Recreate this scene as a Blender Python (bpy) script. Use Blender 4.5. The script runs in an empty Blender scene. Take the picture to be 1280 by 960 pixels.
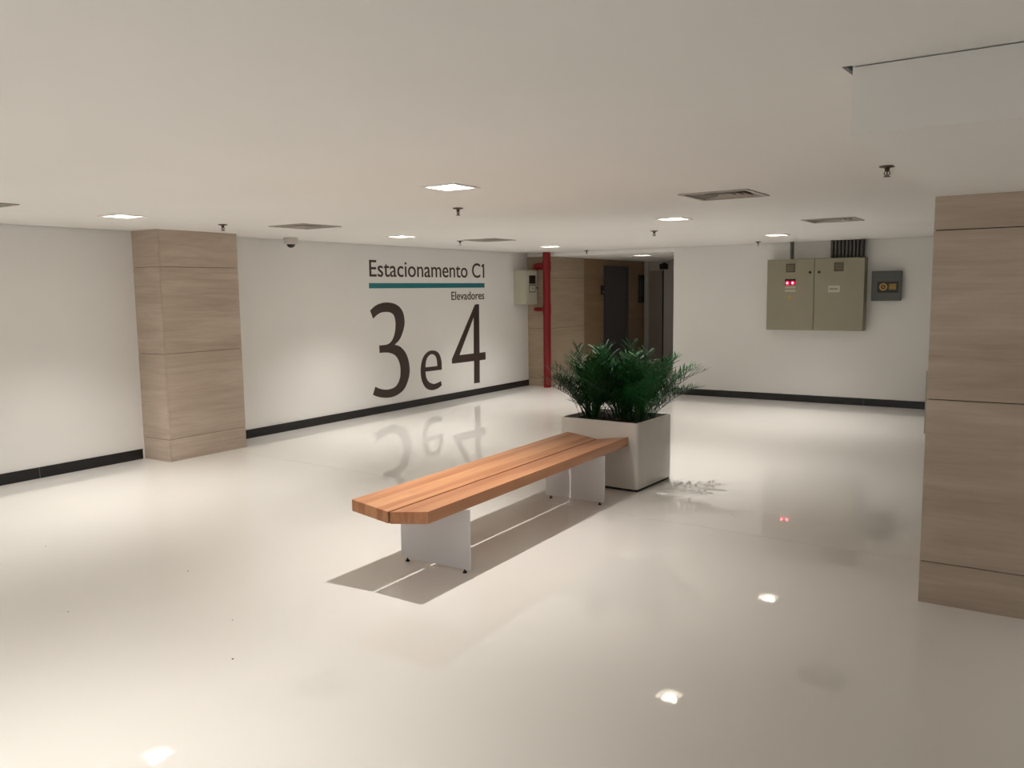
import bpy, bmesh, math, random
from mathutils import Vector, Matrix
from mathutils.geometry import tessellate_polygon

random.seed(7)
S = bpy.context.scene
COL = S.collection

# ------------------------------------------------------------------ camera
cam_d = bpy.data.cameras.new('camera')
cam = bpy.data.objects.new('camera', cam_d); COL.objects.link(cam)
_r = Vector((0.5491337, -0.8356400, -0.0125664))
_u = Vector((0.1001145, 0.0508465, 0.9936759))
_f = Vector((0.8297164, 0.5469190, -0.1115812))
_m = Matrix((_r, _u, -_f)).transposed().to_4x4()
_m.translation = Vector((0, 0, 1.7))
cam.matrix_world = _m
cam_d.sensor_width = 36.0
cam_d.lens = 1040.8 / 1280 * 36.0
cam_d.clip_start = 0.05
S.camera = cam

# ------------------------------------------------------------------ world, exposure, light levels
w = bpy.data.worlds.new('world'); S.world = w; w.use_nodes = True
w.node_tree.nodes['Background'].inputs[0].default_value = (0.9, 0.95, 1.0, 1)
w.node_tree.nodes['Background'].inputs[1].default_value = 0.02
vs = S.view_settings
vs.view_transform = 'Standard'; vs.look = 'None'; vs.gamma = 1.0; vs.use_curve_mapping = False
vs.exposure = 0.68
LAMP_COLOUR = (1.0, 0.96, 0.91)
LAMP_WATTS = 110.0
LAMP_ANGLE = math.radians(105)
LOBBY_WATTS = 30.0
# cool fill light added outside an invented glazed entrance, unseen behind the viewer
_a = bpy.data.lights.new('rear_fill_light', 'AREA'); _a.shape = 'RECTANGLE'; _a.size = 5.0; _a.size_y = 2.1
_a.energy = 26.0; _a.color = (0.92, 0.96, 1.0)
_ao = bpy.data.objects.new('rear_fill_light', _a); COL.objects.link(_ao)
_ao.location = (-5.25, 3.2, 1.1); _ao.rotation_euler = (math.radians(90), 0, math.radians(-90))

H, HL, YL, XB = 2.35, 2.285, 7.96, 12.62      # ceiling, lobby ceiling, left wall, back wall
X0, Y0, XE = -5.0, -3.2, 16.75                # rear wall, right wall, lobby end wall
SOF_X, SOF_Y, SOF_Z = 2.71, 0.556, 2.15       # bulkhead front, side, underside


# ------------------------------------------------------------------ helpers
def tag(o, label=None, cat=None, group=None, kind=None):
    if label: o['label'] = label
    if cat: o['category'] = cat
    if group: o['group'] = group
    if kind: o['kind'] = kind
    return o


def empty(name, loc=(0, 0, 0), rz=0.0, label=None, cat=None, group=None, kind=None):
    o = bpy.data.objects.new(name, None); COL.objects.link(o)
    o.location = loc; o.rotation_euler = (0, 0, rz); o.empty_display_size = 0.1
    return tag(o, label, cat, group, kind)


def obj(name, bm, mat, parent=None, smooth=False, loc=None, offset=None):
    """bm -> one mesh object; offset: subtract this (world verts -> local)"""
    if offset is not None:
        bmesh.ops.translate(bm, verts=bm.verts, vec=-Vector(offset))
    bmesh.ops.recalc_face_normals(bm, faces=bm.faces)
    me = bpy.data.meshes.new(name); bm.to_mesh(me); bm.free()
    if smooth:
        for p in me.polygons: p.use_smooth = True
        try: me.set_sharp_from_angle(angle=math.radians(40))
        except Exception: pass
    me.materials.append(mat)
    o = bpy.data.objects.new(name, me); COL.objects.link(o)
    if parent: o.parent = parent
    if loc: o.location = loc
    return o


def box(bm, x0, x1, y0, y1, z0, z1, bevel=0.0, seg=2):
    r = bmesh.ops.create_cube(bm, size=1.0)
    vsx = r['verts']
    for v in vsx:
        v.co.x = x0 if v.co.x < 0 else x1
        v.co.y = y0 if v.co.y < 0 else y1
        v.co.z = z0 if v.co.z < 0 else z1
    if bevel > 0:
        es = list({e for v in vsx for e in v.link_edges})
        bmesh.ops.bevel(bm, geom=es, offset=bevel, segments=seg, affect='EDGES', profile=0.5)
    return bm


def B(*a, **k):
    bm = bmesh.new(); box(bm, *a, **k); return bm


def cyl(bm, c, r0, r1, h, axis='z', n=20):
    """frustum from c along axis"""
    r = bmesh.ops.create_cone(bm, cap_ends=True, segments=n, radius1=r0, radius2=r1, depth=h)
    vv = r['verts']
    bmesh.ops.translate(bm, verts=vv, vec=(0, 0, h / 2))
    if axis == 'x': bmesh.ops.rotate(bm, verts=vv, matrix=Matrix.Rotation(math.pi / 2, 3, 'Y'))
    if axis == 'y': bmesh.ops.rotate(bm, verts=vv, matrix=Matrix.Rotation(-math.pi / 2, 3, 'X'))
    bmesh.ops.translate(bm, verts=vv, vec=c)
    return bm


def Cy(*a, **k):
    bm = bmesh.new(); cyl(bm, *a, **k); return bm


def tube(bm, pts, r, n=14):
    pts = [Vector(p) for p in pts]; rings = []
    up = None
    for i, p in enumerate(pts):
        t = (pts[min(i + 1, len(pts) - 1)] - pts[max(i - 1, 0)]).normalized()
        if up is None:
            up = t.orthogonal().normalized()
        up = (up - t * up.dot(t)).normalized()
        s = t.cross(up)
        rings.append([bm.verts.new(p + (up * math.cos(a) + s * math.sin(a)) * r)
                      for a in [2 * math.pi * k / n for k in range(n)]])
    for a, b in zip(rings, rings[1:]):
        for k in range(n):
            bm.faces.new((a[k], a[(k + 1) % n], b[(k + 1) % n], b[k]))
    bm.faces.new(rings[0]); bm.faces.new(rings[-1])
    return bm


def lathe(bm, prof, c=(0, 0, 0), n=24):
    rings = []
    for r, z in prof:
        rings.append([bm.verts.new((c[0] + r * math.cos(2 * math.pi * k / n), c[1] + r * math.sin(2 * math.pi * k / n), c[2] + z))
                      for k in range(n)])
    for a, b in zip(rings, rings[1:]):
        for k in range(n):
            bm.faces.new((a[k], a[(k + 1) % n], b[(k + 1) % n], b[k]))
    if prof[0][0] > 1e-4: bm.faces.new(rings[0])
    if prof[-1][0] > 1e-4: bm.faces.new(rings[-1])
    bmesh.ops.remove_doubles(bm, verts=bm.verts, dist=1e-6)
    return bm


def frame_bm(x0, x1, y0, y1, z0, z1, wd):
    """rectangular ring lying in xy"""
    bm = bmesh.new()
    o = [(x0, y0), (x1, y0), (x1, y1), (x0, y1)]
    i = [(x0 + wd, y0 + wd), (x1 - wd, y0 + wd), (x1 - wd, y1 - wd), (x0 + wd, y1 - wd)]
    V = lambda p, z: bm.verts.new((p[0], p[1], z))
    ob, ot = [V(p, z0) for p in o], [V(p, z1) for p in o]
    ib, it = [V(p, z0) for p in i], [V(p, z1) for p in i]
    for k in range(4):
        j = (k + 1) % 4
        bm.faces.new((ob[k], ob[j], ib[j], ib[k])); bm.faces.new((ot[k], ot[j], it[j], it[k]))
        bm.faces.new((ob[k], ob[j], ot[j], ot[k])); bm.faces.new((ib[k], ib[j], it[j], it[k]))
    return bm


def copy_tree(o, parent=None):
    c = o.copy(); COL.objects.link(c); c.parent = parent
    for ch in list(o.children): copy_tree(ch, c)
    return c


# ------------------------------------------------------------------ materials
def srgb(r, g, b):
    f = lambda c: (c / 255 / 12.92) if c / 255 <= 0.04045 else ((c / 255 + 0.055) / 1.055) ** 2.4
    return (f(r), f(g), f(b), 1.0)


def base_mat(name):
    m = bpy.data.materials.new(name); m.use_nodes = True
    nt = m.node_tree
    return m, nt, nt.nodes['Principled BSDF']


def N(nt, t, **kw):
    n = nt.nodes.new(t)
    for k, v in kw.items(): setattr(n, k, v)
    return n


def plain(name, rgb, rough=0.6, metal=0.0, var=0.06, scale=6.0, spec=0.5, bump=0.0):
    m, nt, p = base_mat(name)
    c = srgb(*rgb)
    tc = N(nt, 'ShaderNodeTexCoord'); nz = N(nt, 'ShaderNodeTexNoise')
    nz.inputs['Scale'].default_value = scale; nz.inputs['Detail'].default_value = 4
    nt.links.new(tc.outputs['Object'], nz.inputs['Vector'])
    cr = N(nt, 'ShaderNodeValToRGB')
    cr.color_ramp.elements[0].position = 0.3; cr.color_ramp.elements[1].position = 0.7
    cr.color_ramp.elements[0].color = tuple(x * (1 - var) for x in c[:3]) + (1,)
    cr.color_ramp.elements[1].color = tuple(min(1, x * (1 + var)) for x in c[:3]) + (1,)
    nt.links.new(nz.outputs['Fac'], cr.inputs['Fac'])
    nt.links.new(cr.outputs['Color'], p.inputs['Base Color'])
    p.inputs['Roughness'].default_value = rough; p.inputs['Metallic'].default_value = metal
    p.inputs['Specular IOR Level'].default_value = spec
    if bump:
        b = N(nt, 'ShaderNodeBump'); b.inputs['Strength'].default_value = bump; b.inputs['Distance'].default_value = 0.002
        n2 = N(nt, 'ShaderNodeTexNoise'); n2.inputs['Scale'].default_value = scale * 20
        nt.links.new(tc.outputs['Object'], n2.inputs['Vector'])
        nt.links.new(n2.outputs['Fac'], b.inputs['Height']); nt.links.new(b.outputs['Normal'], p.inputs['Normal'])
    return m


def emit(name, rgb, strength):
    m, nt, p = base_mat(name)
    p.inputs['Base Color'].default_value = srgb(*rgb)
    p.inputs['Emission Color'].default_value = srgb(*rgb)
    p.inputs['Emission Strength'].default_value = strength
    return m


def travertine(name, lo, mid, hi, rough=0.45):
    m, nt, p = base_mat(name)
    tc = N(nt, 'ShaderNodeTexCoord'); oi = N(nt, 'ShaderNodeObjectInfo')
    add = N(nt, 'ShaderNodeVectorMath', operation='ADD')
    mul = N(nt, 'ShaderNodeVectorMath', operation='SCALE'); mul.inputs['Scale'].default_value = 9.0
    comb = N(nt, 'ShaderNodeCombineXYZ')
    for i in range(3): nt.links.new(oi.outputs['Random'], comb.inputs[i])
    nt.links.new(comb.outputs[0], mul.inputs[0]); nt.links.new(tc.outputs['Object'], add.inputs[0]); nt.links.new(mul.outputs[0], add.inputs[1])

    def band(sxy, sz, detail, dist):
        mp = N(nt, 'ShaderNodeMapping'); mp.inputs['Scale'].default_value = (sxy, sxy, sz)
        nt.links.new(add.outputs[0], mp.inputs['Vector'])
        nz = N(nt, 'ShaderNodeTexNoise'); nz.inputs['Scale'].default_value = 1.0
        nz.inputs['Detail'].default_value = detail; nz.inputs['Distortion'].default_value = dist
        nz.inputs['Roughness'].default_value = 0.62
        nt.links.new(mp.outputs[0], nz.inputs['Vector']); return nz.outputs['Fac']
    a = band(1.0, 6.5, 7, 0.55); b = band(2.0, 40, 6, 0.4); pit = band(14, 85, 3, 0.2)
    mx = N(nt, 'ShaderNodeMix'); mx.data_type = 'FLOAT'; mx.inputs[0].default_value = 0.36
    nt.links.new(a, mx.inputs[2]); nt.links.new(b, mx.inputs[3])
    cr = N(nt, 'ShaderNodeValToRGB'); e = cr.color_ramp.elements
    e[0].position = 0.30; e[0].color = srgb(*lo); e[1].position = 0.70; e[1].color = srgb(*hi)
    q = cr.color_ramp.elements.new(0.5); q.color = srgb(*mid)
    nt.links.new(mx.outputs[0], cr.inputs['Fac'])
    pr = N(nt, 'ShaderNodeValToRGB'); pr.color_ramp.elements[0].position = 0.73; pr.color_ramp.elements[1].position = 0.78
    nt.links.new(pit, pr.inputs['Fac'])
    mc = N(nt, 'ShaderNodeMix'); mc.data_type = 'RGBA'
    nt.links.new(pr.outputs['Color'], mc.inputs[0]); nt.links.new(cr.outputs['Color'], mc.inputs[6])
    mc.inputs[7].default_value = srgb(int(lo[0] * .62), int(lo[1] * .58), int(lo[2] * .54))
    nt.links.new(mc.outputs[2], p.inputs['Base Color'])
    bp = N(nt, 'ShaderNodeBump'); bp.inputs['Strength'].default_value = 0.25; bp.inputs['Distance'].default_value = 0.002
    bp.invert = True
    nt.links.new(pr.outputs['Color'], bp.inputs['Height']); nt.links.new(bp.outputs['Normal'], p.inputs['Normal'])
    p.inputs['Roughness'].default_value = rough
    return m


def floor_mat():
    m, nt, p = base_mat('polished_floor')
    tc = N(nt, 'ShaderNodeTexCoord')
    n1 = N(nt, 'ShaderNodeTexNoise'); n1.inputs['Scale'].default_value = 0.7; n1.inputs['Detail'].default_value = 5
    n2 = N(nt, 'ShaderNodeTexNoise'); n2.inputs['Scale'].default_value = 160; n2.inputs['Detail'].default_value = 2
    n3 = N(nt, 'ShaderNodeTexNoise'); n3.inputs['Scale'].default_value = 2.3; n3.inputs['Detail'].default_value = 3
    for n in (n1, n2, n3): nt.links.new(tc.outputs['Object'], n.inputs['Vector'])
    cr = N(nt, 'ShaderNodeValToRGB')
    cr.color_ramp.elements[0].position = 0.25; cr.color_ramp.elements[1].position = 0.75
    cr.color_ramp.elements[0].color = srgb(235, 232, 227); cr.color_ramp.elements[1].color = srgb(243, 240, 235)
    mx = N(nt, 'ShaderNodeMix'); mx.data_type = 'FLOAT'; mx.inputs[0].default_value = 0.3
    nt.links.new(n1.outputs['Fac'], mx.inputs[2]); nt.links.new(n2.outputs['Fac'], mx.inputs[3])
    nt.links.new(mx.outputs[0], cr.inputs['Fac']); nt.links.new(cr.outputs['Color'], p.inputs['Base Color'])
    mr = N(nt, 'ShaderNodeMapRange'); mr.inputs['To Min'].default_value = 0.022; mr.inputs['To Max'].default_value = 0.032
    nt.links.new(n3.outputs['Fac'], mr.inputs['Value']); nt.links.new(mr.outputs[0], p.inputs['Roughness'])
    p.inputs['IOR'].default_value = 1.5
    return m


def wood_mat():
    m, nt, p = base_mat('laminated_wood')
    tc = N(nt, 'ShaderNodeTexCoord'); sp = N(nt, 'ShaderNodeSeparateXYZ')
    nt.links.new(tc.outputs['Object'], sp.inputs[0])
    dv = N(nt, 'ShaderNodeMath', operation='DIVIDE'); dv.inputs[1].default_value = 0.047
    fl = N(nt, 'ShaderNodeMath', operation='FLOOR'); wn = N(nt, 'ShaderNodeTexWhiteNoise'); wn.noise_dimensions = '1D'
    nt.links.new(sp.outputs['Y'], dv.inputs[0]); nt.links.new(dv.outputs[0], fl.inputs[0]); nt.links.new(fl.outputs[0], wn.inputs['W'])
    mp = N(nt, 'ShaderNodeMapping'); mp.inputs['Scale'].default_value = (1.1, 26, 9)
    nt.links.new(tc.outputs['Object'], mp.inputs['Vector'])
    off = N(nt, 'ShaderNodeVectorMath', operation='ADD'); nt.links.new(mp.outputs[0], off.inputs[0]); nt.links.new(wn.outputs['Color'], off.inputs[1])
    nz = N(nt, 'ShaderNodeTexNoise'); nz.inputs['Scale'].default_value = 1.0; nz.inputs['Detail'].default_value = 6; nz.inputs['Distortion'].default_value = 0.8
    nt.links.new(off.outputs[0], nz.inputs['Vector'])
    mx = N(nt, 'ShaderNodeMix'); mx.data_type = 'FLOAT'; mx.inputs[0].default_value = 0.34
    nt.links.new(nz.outputs['Fac'], mx.inputs[2]); nt.links.new(wn.outputs['Value'], mx.inputs[3])
    cr = N(nt, 'ShaderNodeValToRGB'); e = cr.color_ramp.elements
    e[0].position = 0.22; e[0].color = srgb(166, 104, 68); e[1].position = 0.78; e[1].color = srgb(214, 158, 114)
    nt.links.new(mx.outputs[0], cr.inputs['Fac']); nt.links.new(cr.outputs['Color'], p.inputs['Base Color'])
    p.inputs['Roughness'].default_value = 0.38
    return m


def glass_mat():
    m, nt, p = base_mat('clear_glass')
    g = N(nt, 'ShaderNodeBsdfTransparent'); gl = N(nt, 'ShaderNodeBsdfGlossy'); gl.inputs['Roughness'].default_value = 0.02
    fr = N(nt, 'ShaderNodeFresnel'); mx = N(nt, 'ShaderNodeMixShader'); out = nt.nodes['Material Output']
    nt.links.new(fr.outputs[0], mx.inputs[0]); nt.links.new(g.outputs[0], mx.inputs[1]); nt.links.new(gl.outputs[0], mx.inputs[2])
    nt.links.new(mx.outputs[0], out.inputs['Surface']); nt.nodes.remove(p)
    return m


M = dict(
    floor=floor_mat(),
    joint=plain('floor_joint', (120, 110, 98), 0.8),
    wall=plain('white_wall_paint', (238, 236, 232), 0.75, var=0.012, scale=1.5, bump=0.05),
    ceil=plain('white_ceiling_paint', (243, 241, 237), 0.85, var=0.012, scale=1.2, bump=0.04),
    black=plain('black_granite', (22, 21, 21), 0.25, var=0.25, scale=90),
    stone=travertine('travertine', (170, 152, 135), (192, 174, 157), (210, 195, 180)),
    stone2=travertine('travertine_shaded_hall', (164, 144, 120), (178, 159, 136), (190, 172, 150)),  # same travertine toned darker for the dim lobby; shade sits in the colour
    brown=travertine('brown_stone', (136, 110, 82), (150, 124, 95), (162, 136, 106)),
    grout=plain('dark_grout', (74, 62, 52), 0.9),
    wood=wood_mat(),
    steel=plain('painted_steel_panel', (232, 232, 234), 0.35, metal=0.0, var=0.02, scale=3),
    dark=plain('dark_metal', (40, 38, 36), 0.4, metal=0.6),
    planter=plain('white_fibreglass', (222, 217, 209), 0.4, var=0.02),
    soil=plain('dark_soil', (34, 26, 20), 0.95, var=0.4, scale=40, bump=0.6),
    leaf=plain('palm_leaf', (13, 52, 18), 0.5, var=0.35, scale=9, spec=0.25),
    leaf2=plain('lit_palm_leaf', (28, 88, 38), 0.45, var=0.3, scale=9, spec=0.3),  # lighter leaf green stands in for highlights, mostly on the right palm
    stem=plain('palm_stem', (52, 78, 34), 0.6, var=0.2),
    white=plain('white_enamel', (235, 233, 230), 0.4, var=0.01),
    lamp=emit('lamp_glow', (255, 246, 230), 22.0),
    lamp_dim=emit('lobby_lamp_glow', (255, 246, 230), 18.0),
    grille=plain('aluminium_grille', (176, 170, 160), 0.5, metal=0.3, var=0.03),
    duct=plain('dark_duct', (58, 54, 48), 0.9),
    bronze=plain('sprinkler_brass', (70, 58, 44), 0.45, metal=0.5),
    bulb=plain('sprinkler_bulb', (90, 34, 26), 0.2),
    red=plain('red_pipe_paint', (132, 7, 16), 0.4, var=0.05),
    beige=plain('beige_enamel', (154, 149, 128), 0.5, var=0.02),
    beige2=plain('beige_enamel_box', (186, 184, 166), 0.5, var=0.02),
    conduit=plain('grey_conduit', (92, 90, 86), 0.5, metal=0.3),
    greybox=plain('dark_grey_enamel', (88, 90, 86), 0.5, var=0.03),
    blackp=plain('black_plastic', (16, 15, 16), 0.35),
    plate=plain('engraved_plate', (196, 192, 182), 0.5),
    vent=plain('olive_vent', (92, 86, 66), 0.7),
    gold=plain('gold_print', (196, 156, 70), 0.5),
    led=emit('red_led', (255, 20, 60), 2.4),
    ledc=emit('red_led_core', (255, 150, 170), 6.0),
    text=plain('dark_brown_vinyl', (62, 46, 40), 0.5, var=0.03),
    teal=plain('teal_vinyl', (26, 118, 126), 0.45, var=0.03),
    door=plain('dark_steel_door', (92, 90, 92), 0.45, metal=0.4),
    doorframe=plain('dark_steel_frame', (84, 82, 84), 0.4, metal=0.4),
    brushed=plain('brushed_steel', (165, 156, 145), 0.35, metal=0.6, var=0.05, scale=3),
    greywall=plain('grey_lobby_wall', (196, 190, 182), 0.7, var=0.02),
    green=plain('grey_green_enamel', (158, 156, 138), 0.5, var=0.03),
    glass=plain('dark_glass', (46, 36, 34), 0.1),
    cream=plain('camera_white', (206, 202, 194), 0.45),
    pane=glass_mat(),
    crumb=plain('dark_crumb', (50, 44, 40), 0.9),
)

# ------------------------------------------------------------------ ceiling openings (x0,x1,y0,y1)
LAMPS = [(4.235, 3.235), (7.46, 3.08), (10.63, 3.02), (4.06, 6.49), (7.60, 6.54), (10.88, 6.45),
         (1.05, 2.70), (0.75, 6.49), (-2.60, 3.24), (-2.40, 6.49), (-2.2, -0.1)]  # those behind the viewer are unseen, added to raise the ambient light
LR = 0.115
VENTS = [(2.85, 6.43), (5.79, 6.21), (8.90, 6.18), (5.80, 2.02), (8.67, 1.92)]
VR = 0.245
holes = [(x - LR, x + LR, y - LR, y + LR) for x, y in LAMPS] + [(x - VR + .02, x + VR - .02, y - VR + .02, y + VR - .02) for x, y in VENTS]
holes.append((SOF_X - 0.012, SOF_X + 0.12, SOF_Y, SOF_Y + 0.03))    # broken corner beside it


def holed_plane(x0, x1, y0, y1, z, hs):
    xs = sorted({x0, x1} | {v for h in hs for v in h[:2] if x0 < v < x1})
    ys = sorted({y0, y1} | {v for h in hs for v in h[2:] if y0 < v < y1})
    bm = bmesh.new(); vd = {}
    def V(i, j):
        if (i, j) not in vd: vd[i, j] = bm.verts.new((xs[i], ys[j], z))
        return vd[i, j]
    for i in range(len(xs) - 1):
        for j in range(len(ys) - 1):
            cx, cy = (xs[i] + xs[i + 1]) / 2, (ys[j] + ys[j + 1]) / 2
            if any(h[0] < cx < h[1] and h[2] < cy < h[3] for h in hs): continue
            bm.faces.new((V(i, j), V(i, j + 1), V(i + 1, j + 1), V(i + 1, j)))
    return bm


# ------------------------------------------------------------------ the room shell
ceil = tag(obj('ceiling', holed_plane(X0, XB - .010, Y0, YL - .012, H, holes), M['ceil']), 'flat white plaster ceiling of the hall', kind='structure')
# dark voids above the shadow gaps
obj('gap_void', B(X0, XB, YL - .03, YL, H + 0.03, H + 0.04), M['duct'], ceil)
obj('gap_void', B(XB - .03, XB, Y0, YL, H + 0.03, H + 0.04), M['duct'], ceil)
obj('gap_void', B(SOF_X - 0.03, SOF_X + 0.14, SOF_Y - .02, SOF_Y + 0.05, H + 0.05, H + 0.06), M['duct'], ceil)
bm = bmesh.new()      # slanted plaster lip that leaves only a wedge of the broken corner open
lip = [bm.verts.new(p) for p in ((SOF_X - 0.010, SOF_Y + 0.03, H), (SOF_X + 0.12, SOF_Y + 0.03, H), (SOF_X + 0.12, SOF_Y + 0.022, H))]
lip2 = [bm.verts.new(v.co + Vector((0, 0, .012))) for v in lip]
bm.faces.new(lip); bm.faces.new(lip2)
for k in range(3): bm.faces.new((lip[k], lip[(k + 1) % 3], lip2[(k + 1) % 3], lip2[k]))
obj('plaster_lip', bm, M['ceil'], ceil)

fl = tag(obj('floor', B(X0, XE, Y0, YL, -0.06, -0.004), M['joint']), 'glossy off-white polished floor', kind='structure')
def slab(pts):
    bm = bmesh.new()
    t = [bm.verts.new((x, y, 0)) for x, y in pts]; b = [bm.verts.new((x, y, -0.003)) for x, y in pts]
    bm.faces.new(t); bm.faces.new(b)
    for k in range(len(pts)): bm.faces.new((t[k], t[(k + 1) % len(pts)], b[(k + 1) % len(pts)], b[k]))
    return bm
jx0, jx1, g = 5.42, 5.79, 0.0016
obj('floor_slab', slab([(X0, Y0), (jx0 - g, Y0), (jx1 - g, YL), (X0, YL)]), M['floor'], fl)
obj('floor_slab', slab([(jx0 + g, Y0), (XE, Y0), (XE, YL), (jx1 + g, YL)]), M['floor'], fl)

tag(obj('wall_left', B(X0, XB + 1.28, YL, YL + 0.15, 0, H + .1), M['wall']), 'long white wall carrying the large lettering', kind='structure')
tag(obj('wall_back', B(XB, XB + 0.2, Y0, 5.20, 0, H + .1), M['wall']), 'white back wall with the electrical cabinets', kind='structure')
tag(obj('wall_right', B(X0, XB, Y0 - 0.15, Y0, 0, H + .1), M['greybox']), 'unseen wall behind the right pillar, set dark grey to cut bounce light', kind='structure')  # unseen wall, made dark to hold down bounce on the right
WY0, WY1, WZ = 0.6, 5.8, 2.2
bm = bmesh.new()
box(bm, X0 - 0.15, X0, Y0, WY0, 0, H + .1); box(bm, X0 - 0.15, X0, WY1, YL, 0, H + .1); box(bm, X0 - 0.15, X0, WY0, WY1, WZ, H + .1)
tag(obj('wall_rear', bm, M['wall']), 'white wall behind the viewer', kind='structure')
wn = tag(empty('added_glazing_1', (X0, (WY0 + WY1) / 2, 0)), 'glazed entrance made up behind the viewer for the cool fill light', kind='structure')  # unseen entrance, added to let the cool fill light in
for k in range(5):
    y = WY0 + k * (WY1 - WY0) / 4
    obj('mullion', B(X0 - .10, X0 - .04, y - .025, y + .025, 0, WZ), M['dark'], wn, offset=(X0, (WY0 + WY1) / 2, 0))
    if k < 4: obj('pane', B(X0 - .076, X0 - .070, y + .025, y + (WY1 - WY0) / 4 - .025, .06, WZ - .06), M['pane'], wn, offset=(X0, (WY0 + WY1) / 2, 0))
for a, b in ((0, .06), (WZ - .06, WZ)):
    obj('rail', B(X0 - .10, X0 - .04, WY0, WY1, a, b), M['dark'], wn, offset=(X0, (WY0 + WY1) / 2, 0))
tag(obj('trim_1', B(XB, XB + 0.2, 5.20, YL, HL, H + .1), M['ceil']), 'white ceiling drop over the lift lobby opening', kind='structure')
LOB = (13.545, 6.166)
tag(obj('ceiling_lobby', holed_plane(XB + 0.2, XE, 5.0, 7.6, HL, [(LOB[0] - LR, LOB[0] + LR, LOB[1] - LR, LOB[1] + LR)]), M['ceil']),
    'lower ceiling of the lift lobby', kind='structure')
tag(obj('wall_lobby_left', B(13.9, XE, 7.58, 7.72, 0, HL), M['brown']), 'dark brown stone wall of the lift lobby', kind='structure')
tag(obj('wall_lobby_end', B(XE, XE + 0.15, 4.9, 7.72, 0, HL), M['greywall']), 'grey end wall of the lift lobby', kind='structure')
tag(obj('wall_lobby_right', B(XB + 0.2, XE, 4.9, 5.05, 0, HL), M['greywall']), 'grey side wall of the lift lobby', kind='structure')

# bulkhead hanging from the ceiling towards the right pillar
SOF_FILL = (4.1, -1.9)  # added unseen lamp; its floor bounce brightens the bulkhead underside
bm = holed_plane(SOF_X, XB, Y0, SOF_Y, SOF_Z, [(SOF_FILL[0] - LR, SOF_FILL[0] + LR, SOF_FILL[1] - LR, SOF_FILL[1] + LR)])
for p, q in (((SOF_X, Y0), (SOF_X, SOF_Y)), ((SOF_X, SOF_Y), (XB, SOF_Y))):
    bm.faces.new([bm.verts.new((c[0], c[1], z)) for c, z in ((p, SOF_Z), (q, SOF_Z), (q, H - .003), (p, H - .003))])
tag(obj('trim_2', bm, M['ceil']), 'boxed white ceiling drop above the right pillar', kind='structure')

# baseboards: black granite strips with hairline joints
BH = 0.105
bb = tag(empty('baseboard_left', (0, YL, 0)), 'black granite baseboard along the lettered wall', kind='structure')
for a, b in ((X0, 0.77), (0.77, 3.975), (3.975, 5.035), (6.045, 7.179), (7.179, 10.38), (10.38, XB)):
    obj('baseboard_strip', B(a + .0013, b - .0013, YL - 0.012, YL, 0, BH, bevel=.0015, seg=1), M['black'], bb, offset=(0, YL, 0))
obj('joint_filler', B(X0, 5.03, YL - 0.008, YL, 0, BH - .002), M['plate'], bb, offset=(0, YL, 0))
obj('joint_filler', B(6.05, XB, YL - 0.008, YL, 0, BH - .002), M['plate'], bb, offset=(0, YL, 0))
bb = tag(empty('baseboard_back', (XB, 0, 0)), 'black granite baseboard under the electrical cabinets', kind='structure')
for a, b in ((Y0, -0.6), (-0.6, 2.3), (2.3, 5.20)):
    obj('baseboard_strip', B(XB - 0.012, XB, a + .001, b - .001, 0, BH, bevel=.0015, seg=1), M['black'], bb, offset=(XB, 0, 0))
obj('baseboard_return', B(XB - 0.012, XB + .2, 5.20, 5.212, 0, BH + .06), M['black'], bb, offset=(XB, 0, 0))


# ------------------------------------------------------------------ travertine pillars
def pillar(x0, x1, y0, y1, top, joints, faces, label, mat, vsplit=None):
    base = ((x0 + x1) / 2, (y0 + y1) / 2, 0)
    t = empty('travertine_pillar', base, 0, label, 'pillar')
    T, G = 0.02, 0.0022
    d = 0.008
    obj('core', B(x0 + d, x1 - d, y0 + d, y1 - d, 0, top), M['grout'], t, offset=base)
    zz = [0] + joints + [top]
    for z0, z1 in zip(zz, zz[1:]):
        a, b = z0 + (G if z0 else 0), z1 - (G if z1 < top else 0)
        j = lambda: random.uniform(-.0012, .0012)
        if '-x' in faces:
            k = j(); obj('stone_slab', B(x0 + k, x0 + T + k, y0 + (T if '-y' in faces else 0) * 0, y1, a, b, bevel=.002, seg=1), mat, t, offset=base)
        if '-y' in faces:
            cuts = [x0 + (T + .001 if '-x' in faces else 0)] + (vsplit or []) + [x1]
            for c0, c1 in zip(cuts, cuts[1:]):
                k = j(); obj('stone_slab', B(c0, c1 - (.002 if c1 < x1 else 0), y0 + k, y0 + T + k, a, b, bevel=.002, seg=1), mat, t, offset=base)
        if '+x' in faces:
            k = j(); obj('stone_slab', B(x1 - T + k, x1 + k + .001, y0 + T + .001, y1, a, b, bevel=.002, seg=1), mat, t, offset=base)
        if '+y' in faces:
            k = j(); obj('stone_slab', B(x0 + T + .001, x1 - T - .001, y1 - T + k, y1 + k, a, b, bevel=.002, seg=1), mat, t, offset=base)
    return t


JZ = [0.228, 1.104, 1.980]
pillar(5.06, 6.02, 7.53, YL, H, JZ, ('-x', '-y', '+x'), 'travertine-clad pillar standing out of the white wall beside the lettering', M['stone'])
pillar(4.833, 5.9, -0.62, 0.570, SOF_Z, JZ, ('-x', '+x', '+y'), 'big travertine pillar at the right edge under the boxed ceiling drop', M['stone'])
pillar(XB, 13.9, 7.514, YL, HL, [0.14, 1.025, 1.909], ('-x', '-y', '+x'), 'travertine-clad pillar behind the red pipe at the lobby entrance', M['stone2'])


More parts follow.
